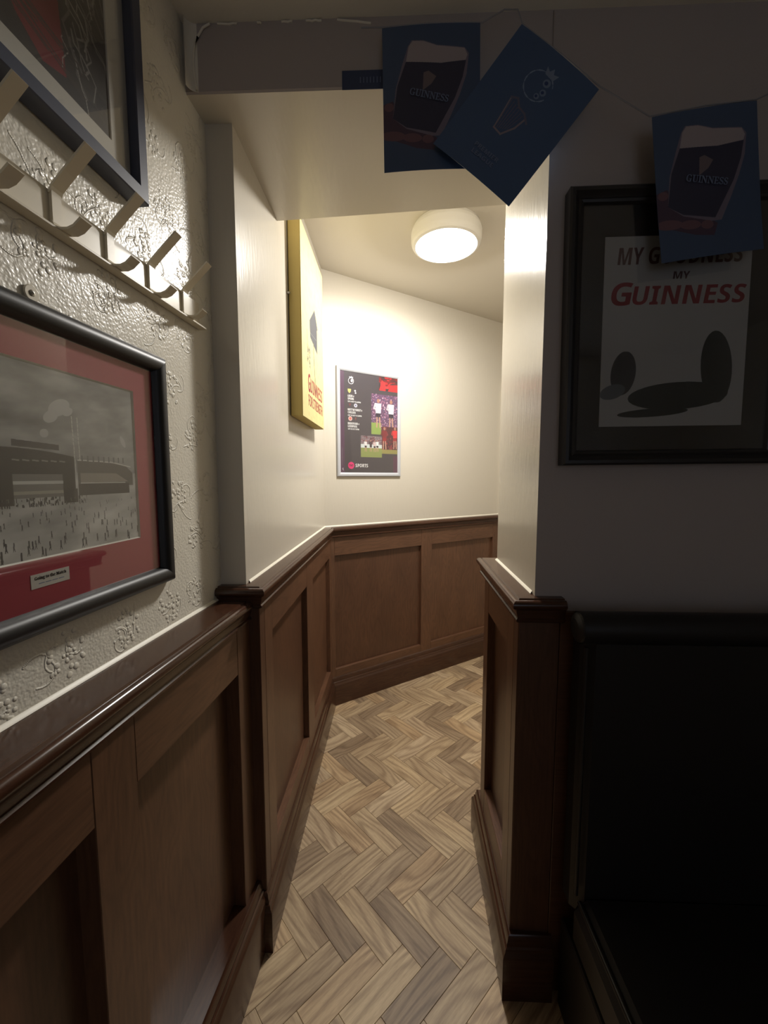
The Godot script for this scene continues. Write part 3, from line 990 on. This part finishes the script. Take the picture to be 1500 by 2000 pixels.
func build_stadium_picture() -> void:
	var w := 0.557
	var h := 0.463
	var f := thing("picture_frame", "black half-round frame with red mat round a grey stadium crowd scene", "picture", FA * Transform3D(Basis.IDENTITY, Vector3(-0.786, 1.138, 0.002)))
	var prof := PackedVector2Array([Vector2(0, 0), Vector2(0, 0.008)])
	for i in 9:
		var t := PI * i / 8.0
		prof.append(Vector2(0.018 - 0.017 * cos(t), 0.008 + 0.016 * sin(t)))
	prof.append(Vector2(0.036, 0.007))
	for s in 4:
		obj("frame_bar", frame_side(w, h, prof, s), M.black, f)
	obj("backing", box_mesh(Vector3(0.01, 0.01, 0), Vector3(w - 0.01, h - 0.01, 0.0035)), M.black, f)
	# mat as four red strips round the window, with a pale bevel
	var x0 := 0.088
	var x1 := w - 0.088
	var y0 := 0.105
	var y1 := 0.379
	var st := begin()
	box(st, Vector3(0.03, 0.03, 0.0036), Vector3(w - 0.03, y0, 0.0062))
	box(st, Vector3(0.03, y1, 0.0036), Vector3(w - 0.03, h - 0.03, 0.0062))
	box(st, Vector3(0.03, y0, 0.0036), Vector3(x0, y1, 0.0062))
	box(st, Vector3(x1, y0, 0.0036), Vector3(w - 0.03, y1, 0.0062))
	obj("mat", mk(st), M.red_mat, f)
	var bev := PackedVector2Array([Vector2(0, 0.0063), Vector2(0.002, 0.0042)])
	for s in 4:
		obj("mat_bevel", frame_side(x1 - x0, y1 - y0, bev, s), M.white_card, f, Transform3D(Basis.IDENTITY, Vector3(x0, y0, 0)))
	obj("stadium_print", print_panel(x1 - x0, y1 - y0, 0.0005), printed(stadium_image(), 0.7), f, Transform3D(Basis.IDENTITY, Vector3(x0, y0, 0.0037)))
	var cap := obj("caption_card", box_mesh(Vector3(0.248, 0.065, 0.0062), Vector3(0.309, 0.085, 0.0068)), M.white_card, f)
	lettering(cap, "Going to the Match", Vector3(0.2785, 0.0785, 0.0068), 0.05, 0.0062, M.ink, true)
	for i in 4:
		obj("small_print", box_mesh(Vector3(0.259 + i * 0.0105, 0.0705, 0.0068), Vector3(0.268 + i * 0.0105, 0.0715, 0.0069)), M.pale_ink, cap)
	obj("glass", box_mesh(Vector3(0.03, 0.03, 0.0072), Vector3(w - 0.03, h - 0.03, 0.009)), M.glass, f)
	var pl := obj("hanging_plate", lathe(PackedVector2Array([Vector2(0.011, 0.0), Vector2(0.011, 0.0015), Vector2(0.010, 0.002), Vector2(0.0045, 0.002), Vector2(0.004, 0.001)]), 24), M.hook, f, Transform3D(Basis(Vector3.RIGHT, PI * 0.5), Vector3(0.286, h + 0.012, 0.0)))
	obj("screw", lathe(PackedVector2Array([Vector2(0.0042, 0.001), Vector2(0.0038, 0.003), Vector2(0.0015, 0.0038), Vector2(0.0012, 0.0028), Vector2(0.0001, 0.0028)]), 16), M.steel, pl)

func build_upper_picture() -> void:
	var w := 0.56
	var h := 0.46
	var im := Image.create(512, 420, false, Image.FORMAT_RGB8)
	im.fill(c8(62, 59, 54))
	dabs(im, Rect2(0, 0, 512, 420), 500, Vector2(60, 16), [c8(54, 51, 47), c8(72, 68, 61), c8(64, 61, 57)])
	fpoly(im, [Vector2(300, 130), Vector2(384, 110), Vector2(404, 380), Vector2(360, 395), Vector2(312, 360)], c8(138, 52, 52))
	fpoly(im, [Vector2(120, 80), Vector2(190, 70), Vector2(200, 280), Vector2(140, 300)], c8(104, 50, 46))
	for i in 26:
		var p := Vector2(rng.randf_range(395, 490), rng.randf_range(120, 350))
		var pts := [p]
		for k in 4:
			p += Vector2(rng.randf_range(-14, 26), rng.randf_range(4, 34))
			pts.append(p)
		fline(im, pts, rng.randf_range(1.5, 5.0), [c8(146, 144, 136), c8(112, 110, 104), c8(172, 168, 158)][i % 3])
	for i in 10:
		fline(im, [Vector2(rng.randf_range(60, 300), rng.randf_range(290, 330)), Vector2(rng.randf_range(300, 470), rng.randf_range(330, 400))], 3, c8(82, 72, 64))
	var f := thing("dark_picture", "large dark picture with grey frame and pale mat hung above the coat hooks", "picture", FA * Transform3D(Basis.IDENTITY, Vector3(-0.278 - w, 1.862, 0.003)))
	var prof := PackedVector2Array([Vector2(0, 0), Vector2(0, 0.028), Vector2(0.002, 0.03), Vector2(0.022, 0.03), Vector2(0.024, 0.028), Vector2(0.024, 0.024)])
	prof.append(Vector2(0.024, 0.012))
	var lip := PackedVector2Array([Vector2(0.022, 0.012), Vector2(0.066, 0.012), Vector2(0.0675, 0.0105)])
	for s in 4:
		obj("frame_bar", frame_side(w, h, prof, s), M.charcoal, f)
		obj("mat_strip", frame_side(w, h, lip, s), M.white_card, f)
	obj("dark_print", print_panel(w - 0.11, h - 0.11, 0.006), printed(im, 0.6), f, Transform3D(Basis.IDENTITY, Vector3(0.055, 0.055, 0.004)))
	obj("backing", box_mesh(Vector3(0.01, 0.01, 0), Vector3(w - 0.01, h - 0.01, 0.004)), M.black, f)
	obj("glass", box_mesh(Vector3(0.023, 0.023, 0.0135), Vector3(w - 0.023, h - 0.023, 0.0155)), M.glass, f)

func build_coat_rack() -> void:
	var r := thing("coat_rack", "cream painted metal coat rack with a row of double hooks", "coat rack", FA * Transform3D(Basis.IDENTITY, Vector3(-0.8, 1.712, 0.001)))
	var L := 0.733
	obj("back_plate", box_mesh(Vector3(0, 0.0, 0), Vector3(L, 0.062, 0.0025), 0.0008), M.hook, r)
	obj("bottom_flange", box_mesh(Vector3(0, 0.0, 0.0), Vector3(L, 0.005, 0.02), 0.0012), M.hook, r)
	var i := 0
	for x in [-0.132, -0.245, -0.352, -0.455, -0.557, -0.66, -0.763]:
		var hk := Node3D.new()
		hk.name = "hook"
		hk.position = Vector3(x + 0.8, 0, 0)
		r.add_child(hk, true)
		obj("stem", strip(PackedVector2Array([Vector2(0.005, 0.006), Vector2(0.005, 0.03), Vector2(0.0055, 0.064)]), 0.016, 0.005), M.hook, hk)
		obj("upper_prong", strip(PackedVector2Array([Vector2(0.004, 0.056), Vector2(0.009, 0.066), Vector2(0.03, 0.086), Vector2(0.054, 0.108), Vector2(0.066, 0.119)]), 0.019, 0.0035), M.hook, hk)
		obj("lower_prong", strip(PackedVector2Array([Vector2(0.005, 0.018), Vector2(0.009, 0.010), Vector2(0.018, 0.006), Vector2(0.03, 0.0055), Vector2(0.04, 0.009), Vector2(0.052, 0.019)]), 0.019, 0.0035), M.hook, hk)
		i += 1

# ------------------------------------------------------------------ wall behind the bench
func build_framed_poster() -> void:
	var w := 0.49
	var h := 0.605
	var f := thing("poster_frame", "wide dark moulded frame round a white poster with red lettering and dark shapes", "picture", FD * Transform3D(Basis(Vector3.BACK, deg_to_rad(0.6)), Vector3(0.044, 1.385, 0.001)))
	var prof := PackedVector2Array([Vector2(0, 0), Vector2(0, 0.03), Vector2(0.004, 0.034), Vector2(0.011, 0.034), Vector2(0.015, 0.028), Vector2(0.021, 0.024), Vector2(0.026, 0.027), Vector2(0.031, 0.025), Vector2(0.034, 0.016), Vector2(0.09, 0.014)])
	for s in 4:
		obj("frame_bar", frame_side(w, h, prof, s), M.dark_frame, f)
	var pw := 0.32
	var ph := 0.417
	var im := Image.create(480, 626, false, Image.FORMAT_RGB8)
	im.fill(c8(176, 175, 173))
	var ink := c8(46, 52, 54)
	# plain dark rounded shapes in place of the printed drawing
	fell(im, Vector2(262, 524), Vector2(168, 46), ink, -0.05)
	fell(im, Vector2(386, 430), Vector2(52, 120), ink, -0.08)
	fell(im, Vector2(180, 580), Vector2(120, 14), ink, -0.06)
	fell(im, Vector2(76, 446), Vector2(42, 74), c8(66, 67, 70), 0.12)
	fell(im, Vector2(42, 508), Vector2(44, 24), c8(100, 106, 112), -0.3)
	var po := obj("poster_print", print_panel(pw, ph, 0.002), printed(im, 0.6), f, Transform3D(Basis.IDENTITY, Vector3(0.085, 0.088, 0.014)))
	obj("backing", box_mesh(Vector3(0.02, 0.02, 0), Vector3(w - 0.02, h - 0.02, 0.0138)), M.dark_frame, f)
	lettering(po, "MY GOODNESS", Vector3(0.165, 0.375, 0.002), 0.27, 0.036, M.brown_ink, false, 0.1)
	lettering(po, "MY", Vector3(0.17, 0.332, 0.002), 0.036, 0.016, M.brown_ink, false, 0.1)
	lettering(po, "G", Vector3(0.04, 0.294, 0.002), 0.044, 0.05, M.dark_red_ink, false, 0.16)
	lettering(po, "UINNESS", Vector3(0.188, 0.290, 0.002), 0.245, 0.04, M.dark_red_ink, false, 0.16)
	obj("glass", box_mesh(Vector3(0.034, 0.034, 0.0175), Vector3(w - 0.034, h - 0.034, 0.0195)), M.glass, f)

func pint_image() -> Image:
	var W := 424
	var Hh := 600
	var im := Image.create(W, Hh, false, Image.FORMAT_RGB8)
	im.fill(c8(72, 90, 120))
	var u := func(x: float, y: float) -> Vector2:
		return Vector2(x * W, y * Hh)
	var head := c8(176, 164, 166)
	# tilted glass of dark beer held from below by a hand
	fpoly(im, [u.call(0.0, 0.52), u.call(0.1, 0.5), u.call(0.2, 0.62), u.call(0.42, 0.7), u.call(0.56, 0.78), u.call(0.52, 0.86), u.call(0.34, 0.84), u.call(0.12, 0.78), u.call(0.0, 0.76)], c8(84, 66, 84))
	fpoly(im, [u.call(0.26, 0.14), u.call(0.30, 0.10), u.call(0.42, 0.105), u.call(0.56, 0.14), u.call(0.84, 0.16), u.call(0.885, 0.2), u.call(0.86, 0.34), u.call(0.79, 0.48), u.call(0.70, 0.62), u.call(0.60, 0.76), u.call(0.5, 0.76), u.call(0.24, 0.7), u.call(0.1, 0.62), u.call(0.13, 0.42), u.call(0.2, 0.26)], c8(126, 116, 132))
	fpoly(im, [u.call(0.27, 0.14), u.call(0.31, 0.105), u.call(0.42, 0.11), u.call(0.56, 0.145), u.call(0.84, 0.165), u.call(0.87, 0.21), u.call(0.85, 0.245), u.call(0.6, 0.262), u.call(0.24, 0.24)], head)
	fpoly(im, [u.call(0.24, 0.24), u.call(0.6, 0.262), u.call(0.855, 0.246), u.call(0.82, 0.36), u.call(0.74, 0.5), u.call(0.64, 0.62), u.call(0.54, 0.74), u.call(0.24, 0.69), u.call(0.1, 0.62), u.call(0.15, 0.4)], c8(58, 58, 80))
	for q in [[0.1, 0.745, 0.13, 0.035], [0.3, 0.765, 0.1, 0.032], [0.46, 0.78, 0.06, 0.03], [0.06, 0.54, 0.05, 0.03]]:
		fell(im, u.call(q[0], q[1]), Vector2(q[2] * W, q[3] * Hh), c8(120, 88, 96), 0.1)
	fpoly(im, [u.call(0.42, 0.32), u.call(0.47, 0.31), u.call(0.55, 0.35), u.call(0.5, 0.4), u.call(0.41, 0.44)], c8(122, 108, 112))
	return im

func harp_image() -> Image:
	var W := 424
	var Hh := 600
	var im := Image.create(W, Hh, false, Image.FORMAT_RGB8)
	im.fill(c8(74, 98, 134))
	var gold := c8(150, 138, 146)
	# plain ring badge with a crown, and a gilt harp
	for i in 34:
		var t := TAU * i / 40.0 + 0.5
		var p := Vector2(212, 150) + Vector2(cos(t), sin(t)) * 62.0
		var q := Vector2(212, 150) + Vector2(cos(t + 0.14), sin(t + 0.14)) * 62.0
		fline(im, [p, q], 4.0 + 2.0 * sin(i * 1.7), c8(140, 158, 186))
	fpoly(im, [Vector2(206, 96), Vector2(196, 66), Vector2(216, 78), Vector2(228, 58), Vector2(238, 78), Vector2(262, 70), Vector2(250, 100)], c8(134, 150, 176))
	for q in [[236, 122, 17], [246, 160, 14], [232, 186, 12]]:
		fell(im, Vector2(q[0], q[1]), Vector2(q[2], q[2]), c8(126, 144, 172))
		fell(im, Vector2(q[0] - 2, q[1]), Vector2(q[2] * 0.5, q[2] * 0.5), c8(52, 74, 122))
	var o := Vector2(196, 300)
	fline(im, [o + Vector2(-46, -50), o + Vector2(-30, 90)], 6, gold)
	fline(im, [o + Vector2(-30, 90), o + Vector2(10, 96), o + Vector2(44, 40), o + Vector2(56, -8)], 8, gold)
	fline(im, [o + Vector2(-46, -50), o + Vector2(-20, -62), o + Vector2(6, -36), o + Vector2(40, -30), o + Vector2(72, -4)], 9, c8(112, 108, 128))
	for i in 7:
		fline(im, [o + Vector2(-38 + i * 13, -46 + i * 5), o + Vector2(-28 + i * 8, 88 - i * 4)], 1.6, c8(142, 112, 122))
	return im

func pennant(called: String, label: String, mesh: ArrayMesh, mat: Material, c: Vector3, turn: float) -> Node3D:
	var o := thing(called, label, "pennant", FD * Transform3D(Basis(Vector3.BACK, turn), c), "paper pennants hung on the string")
	obj("printed_sheet", mesh, mat, o)
	return o

func build_pennants() -> void:
	var pint := printed(pint_image(), 0.45)
	var harp := printed(harp_image(), 0.45)
	for m in [pint, harp]:   # thin paper lets some light through
		m.backlight_enabled = true
		m.backlight = Color(0.34, 0.34, 0.34)
	var sh := sheet(0.21, 0.292, 0.0008, 0.004, 0.003)
	var p := pennant("paper_pennant", "upright navy paper pennant with a pint glass hanging below the beam", sh, pint, Vector3(-0.267, 2.176, 0.026), deg_to_rad(1.0))
	lettering(p, "GUINNESS", Vector3(-0.005, 0.006, 0.0062), 0.085, 0.014, M.pale_ink, true, 0.0, deg_to_rad(-13))
	p = pennant("paper_pennant", "tilted navy paper pennant with crowned badge and harp at the jamb corner", sh, harp, Vector3(-0.0905, 2.121, 0.044), deg_to_rad(-38.5))
	lettering(p, "PREMIER", Vector3(-0.002, -0.093, 0.007), 0.062, 0.009, M.pale_ink)
	lettering(p, "LEAGUE", Vector3(-0.002, -0.107, 0.007), 0.056, 0.009, M.pale_ink)
	p = pennant("paper_pennant", "dim paper pennant with a pint glass hanging over the framed poster", sh, pint, Vector3(0.308, 1.968, 0.06), deg_to_rad(7.0))
	lettering(p, "GUINNESS", Vector3(-0.005, 0.006, 0.0062), 0.085, 0.014, M.pale_ink, true, 0.0, deg_to_rad(-13))
	var rb := thing("paper_ribbon", "short dark navy paper ribbon stuck on the beam face", "ribbon", FD * Transform3D(Basis.IDENTITY, Vector3(-0.465, 2.223, 0.002)))
	obj("strip", box_mesh(Vector3(0, 0, 0), Vector3(0.125, 0.039, 0.001)), M.navy, rb)
	for i in 7:
		obj("faint_mark", box_mesh(Vector3(0.04 + i * 0.0075, 0.013, 0.001), Vector3(0.042 + i * 0.0075, 0.025, 0.0012)), M.pale_ink, rb)
	var s := thing("bunting_string", "thin pale string carrying the paper pennants along the beam", "string", FD)
	obj("cord", tube([Vector3(-0.42, 2.331, 0.02), Vector3(-0.372, 2.324, 0.026), Vector3(-0.267, 2.3245, 0.03), Vector3(-0.16, 2.326, 0.026), Vector3(-0.115, 2.345, 0.03), Vector3(-0.088, 2.338, 0.036), Vector3(-0.08, 2.302, 0.044), Vector3(0.0, 2.239, 0.048), Vector3(0.084, 2.173, 0.048), Vector3(0.182, 2.103, 0.06), Vector3(0.29, 2.117, 0.064), Vector3(0.394, 2.129, 0.06), Vector3(0.8, 2.31, 0.03)], 0.0014, 6), M.string, s)

# ------------------------------------------------------------------ passage pictures
func build_canvas_sign() -> void:
	var w := 0.466
	var h := 0.731
	var s := thing("canvas_sign", "deep yellow canvas sign with dark shape and red lettering on the passage wall", "sign", FB * Transform3D(Basis.IDENTITY, Vector3(0.508, 1.592, 0.003)))
	obj("canvas_body", box_mesh(Vector3(0, 0, 0), Vector3(w, h, 0.046), 0.003), M.canvas_side, s)
	var im := Image.create(466, 731, false, Image.FORMAT_RGB8)
	im.fill(c8(208, 195, 138))
	dabs(im, Rect2(0, 0, 466, 731), 500, Vector2(46, 30), [c8(210, 197, 141), c8(206, 192, 134), c8(212, 199, 140)])
	# plain dark block and thin strokes in place of the printed drawing
	fpoly(im, [Vector2(150, 320), Vector2(262, 236), Vector2(330, 300), Vector2(312, 306), Vector2(316, 412), Vector2(160, 384)], c8(74, 74, 78))
	fline(im, [Vector2(162, 366), Vector2(296, 356)], 3, c8(110, 110, 110))
	fline(im, [Vector2(232, 392), Vector2(236, 460), Vector2(248, 520), Vector2(262, 566)], 12, c8(110, 106, 84))
	fline(im, [Vector2(262, 566), Vector2(280, 604)], 8, c8(70, 66, 56))
	fline(im, [Vector2(100, 374), Vector2(112, 430), Vector2(140, 470), Vector2(154, 512)], 6, c8(120, 114, 92))
	dabs(im, Rect2(92, 430, 66, 84), 26, Vector2(14, 18), [c8(96, 92, 78), c8(140, 134, 104)])
	fline(im, [Vector2(158, 512), Vector2(300, 640)], 3, c8(150, 146, 96))
	obj("canvas_print", print_panel(w - 0.004, h - 0.004, 0.0006), printed(im, 0.7), s, Transform3D(Basis.IDENTITY, Vector3(0.002, 0.002, 0.046)))
	lettering(s, "G", Vector3(0.128, 0.153, 0.0466), 0.044, 0.074, M.dark_red_ink)
	lettering(s, "UINNESS", Vector3(0.287, 0.148, 0.0466), 0.265, 0.058, M.dark_red_ink)
	lettering(s, "FOR STRENGTH", Vector3(0.268, 0.082, 0.0466), 0.315, 0.046, M.dark_red_ink)
	obj("hanging_screw", lathe(PackedVector2Array([Vector2(0.005, 0), Vector2(0.005, 0.008), Vector2(0.003, 0.011), Vector2(0.0001, 0.011)]), 14), M.steel, s, Transform3D(Basis(Vector3.RIGHT, PI * 0.5), Vector3(-0.012, 0.45, -0.002)))

func figures(im: Image, area: Rect2, n: int, shirt: Array, shorts: Color, size: float) -> void:
	for i in n:
		var x := area.position.x + area.size.x * (i + 0.5 + rng.randf_range(-0.2, 0.2)) / n
		var y := area.position.y + area.size.y * rng.randf_range(0.05, 0.2)
		var c: Color = shirt[i % shirt.size()]
		fell(im, Vector2(x, y), Vector2(size * 0.11, size * 0.13), c8(176, 130, 112))
		fpoly(im, [Vector2(x - size * 0.24, y + size * 0.16), Vector2(x + size * 0.24, y + size * 0.16), Vector2(x + size * 0.2, y + size * 0.8), Vector2(x - size * 0.2, y + size * 0.8)], c)
		fline(im, [Vector2(x - size * 0.24, y + size * 0.2), Vector2(x - size * 0.34, y + size * 0.5), Vector2(x - size * 0.1, y + size * 0.6)], size * 0.1, c.darkened(0.12))
		fpoly(im, [Vector2(x - size * 0.2, y + size * 0.8), Vector2(x + size * 0.2, y + size * 0.8), Vector2(x + size * 0.18, y + size * 1.1), Vector2(x - size * 0.18, y + size * 1.1)], shorts)
		fline(im, [Vector2(x - size * 0.1, y + size * 1.1), Vector2(x - size * 0.12, y + size * 1.7)], size * 0.1, c8(190, 150, 130))
		fline(im, [Vector2(x + size * 0.1, y + size * 1.1), Vector2(x + size * 0.14, y + size * 1.7)], size * 0.1, c8(190, 150, 130))

func build_fixture_poster() -> void:
	var w := 0.449
	var h := 0.63
	var f := thing("fixture_poster", "football fixture poster in a slim silver snap frame on the angled wall", "poster", FC * Transform3D(Basis.IDENTITY, Vector3(0.081, 1.358, 0.001)))
	var prof := PackedVector2Array([Vector2(0, 0), Vector2(0, 0.006), Vector2(0.003, 0.011), Vector2(0.010, 0.0125), Vector2(0.018, 0.0105), Vector2(0.0235, 0.006), Vector2(0.0235, 0.004)])
	for s in 4:
		obj("frame_bar", frame_side(w, h, prof, s), M.alu, f)
	obj("backing", box_mesh(Vector3(0.006, 0.006, 0), Vector3(w - 0.006, h - 0.006, 0.003)), M.black, f)
	var W := 402
	var Hh := 583
	var im := Image.create(W, Hh, false, Image.FORMAT_RGB8)
	im.fill(c8(74, 68, 74))
	for x in 26:
		im.fill_rect(Rect2i(x, 0, 1, Hh), c8(96, 62, 92) if (x / 5) % 2 == 0 else c8(84, 64, 82))
	for x in 30:
		im.fill_rect(Rect2i(W - 1 - x, 480, 1, 103), c8(104, 58, 84) if (x / 6) % 2 == 0 else c8(88, 62, 78))
	# top: red shirts
	var a := Rect2(265, 0, 137, 84)
	im.fill_rect(Rect2i(a), c8(120, 34, 40))
	dabs(im, a, 60, Vector2(30, 22), [c8(196, 40, 48), c8(216, 60, 62), c8(90, 40, 46), c8(60, 48, 54)])
	fpoly(im, [Vector2(268, 84), Vector2(285, 20), Vector2(306, 34), Vector2(312, 84)], c8(214, 50, 56))
	fpoly(im, [Vector2(330, 84), Vector2(350, 44), Vector2(402, 40), Vector2(402, 84)], c8(206, 44, 52))
	# middle: players in white in front of a crowd
	a = Rect2(210, 108, 192, 212)
	im.fill_rect(Rect2i(a), c8(104, 74, 104))
	dabs(im, a, 420, Vector2(11, 9), [c8(140, 96, 130), c8(86, 64, 96), c8(176, 120, 148), c8(110, 104, 136), c8(200, 170, 190)])
	im.fill_rect(Rect2i(210, 280, 70, 70), c8(138, 160, 84))
	figures(im, Rect2(222, 140, 160, 60), 2, [c8(232, 230, 236), c8(222, 218, 226)], c8(48, 42, 60), 92.0)
	# lower right: players in red
	a = Rect2(284, 300, 118, 166)
	im.fill_rect(Rect2i(284, 300, 118, 166), c8(84, 40, 48))
	dabs(im, a, 160, Vector2(12, 12), [c8(120, 44, 52), c8(70, 46, 56), c8(150, 60, 66)])
	im.fill_rect(Rect2i(284, 440, 118, 26), c8(150, 142, 84))
	figures(im, Rect2(284, 306, 118, 40), 2, [c8(128, 40, 48), c8(214, 48, 58)], c8(150, 36, 46), 72.0)
	# small picture: a huddle on the pitch
	a = Rect2(136, 362, 150, 128)
	im.fill_rect(Rect2i(a), c8(126, 110, 116))
	dabs(im, Rect2(136, 362, 150, 50), 80, Vector2(14, 10), [c8(150, 130, 136), c8(96, 64, 76), c8(120, 50, 60)])
	im.fill_rect(Rect2i(136, 412, 150, 22), c8(206, 214, 212))
	im.fill_rect(Rect2i(136, 434, 150, 56), c8(140, 150, 88))
	figures(im, Rect2(160, 386, 110, 30), 4, [c8(226, 222, 222), c8(80, 62, 70), c8(214, 190, 190), c8(232, 232, 232)], c8(60, 48, 56), 38.0)
	# crests
	for i in 22:
		var t := TAU * i / 24.0 - 1.2
		fline(im, [Vector2(72, 52) + Vector2(cos(t), sin(t)) * 17.0, Vector2(72, 52) + Vector2(cos(t + 0.25), sin(t + 0.25)) * 17.0], 3.2, c8(226, 224, 230))
	fell(im, Vector2(77, 50), Vector2(7, 9), c8(226, 224, 230))
	fpoly(im, [Vector2(62, 36), Vector2(60, 26), Vector2(68, 30), Vector2(74, 24), Vector2(80, 30), Vector2(86, 27), Vector2(84, 36)], c8(226, 224, 230))
	fpoly(im, [Vector2(50, 98), Vector2(72, 98), Vector2(71, 112), Vector2(61, 124), Vector2(51, 112)], c8(206, 196, 120))
	fell(im, Vector2(99, 106), Vector2(6, 5), c8(226, 224, 230))
	fell(im, Vector2(102, 118), Vector2(5, 5), c8(226, 224, 230))
	fpoly(im, [Vector2(56, 182), Vector2(72, 182), Vector2(64, 198)], c8(124, 70, 74))
	fell(im, Vector2(102, 190), Vector2(11, 11), c8(222, 220, 230))
	fell(im, Vector2(102, 190), Vector2(6, 6), c8(120, 118, 150))
	fell(im, Vector2(66, 268), Vector2(13, 13), c8(226, 190, 186))
	fell(im, Vector2(66, 268), Vector2(8, 8), c8(206, 110, 100))
	fpoly(im, [Vector2(98, 262), Vector2(106, 258), Vector2(102, 278)], c8(150, 74, 70))
	fell(im, Vector2(70, 541), Vector2(21, 21), c8(226, 56, 122))
	fline(im, [Vector2(12, 440), Vector2(12, 540)], 2.0, c8(130, 122, 130))
	fpoly(im, [Vector2(10, 562), Vector2(16, 552), Vector2(20, 574)], c8(190, 186, 190))
	var po := obj("poster_print", print_panel(W / 1000.0, Hh / 1000.0, 0.0008), printed(im, 0.35), f, Transform3D(Basis.IDENTITY, Vector3(0.0235, 0.0235, 0.0032)))
	var rows := [["LEEDS v", 50, 138, 42, 12], ["SPURS", 50, 154, 40, 12], ["SAT 4 OCT 12.30PM", 50, 170, 86, 8], ["NOTT'M FOREST v", 50, 216, 96, 12], ["CHELSEA", 50, 232, 52, 12], ["SAT 18 OCT 12.30PM", 50, 249, 92, 8], ["BRENTFORD v", 50, 296, 76, 12], ["LIVERPOOL", 50, 312, 62, 12], ["SAT 25 OCT 8PM", 50, 328, 74, 8]]
	for r in rows:
		lettering(po, r[0], Vector3((r[1] + r[3] * 0.5) / 1000.0, (Hh - r[2]) / 1000.0, 0.0008), r[3] / 1000.0, r[4] / 1000.0, M.white_ink)
	lettering(po, "TNT", Vector3(0.07, (Hh - 541) / 1000.0, 0.0008), 0.028, 0.012, M.ink)
	lettering(po, "SPORTS", Vector3(0.142, (Hh - 541) / 1000.0, 0.0008), 0.086, 0.02, M.white_ink)
	obj("cover_sheet", box_mesh(Vector3(0.0235, 0.0235, 0.0046), Vector3(w - 0.0235, h - 0.0235, 0.0052)), M.glass, f)
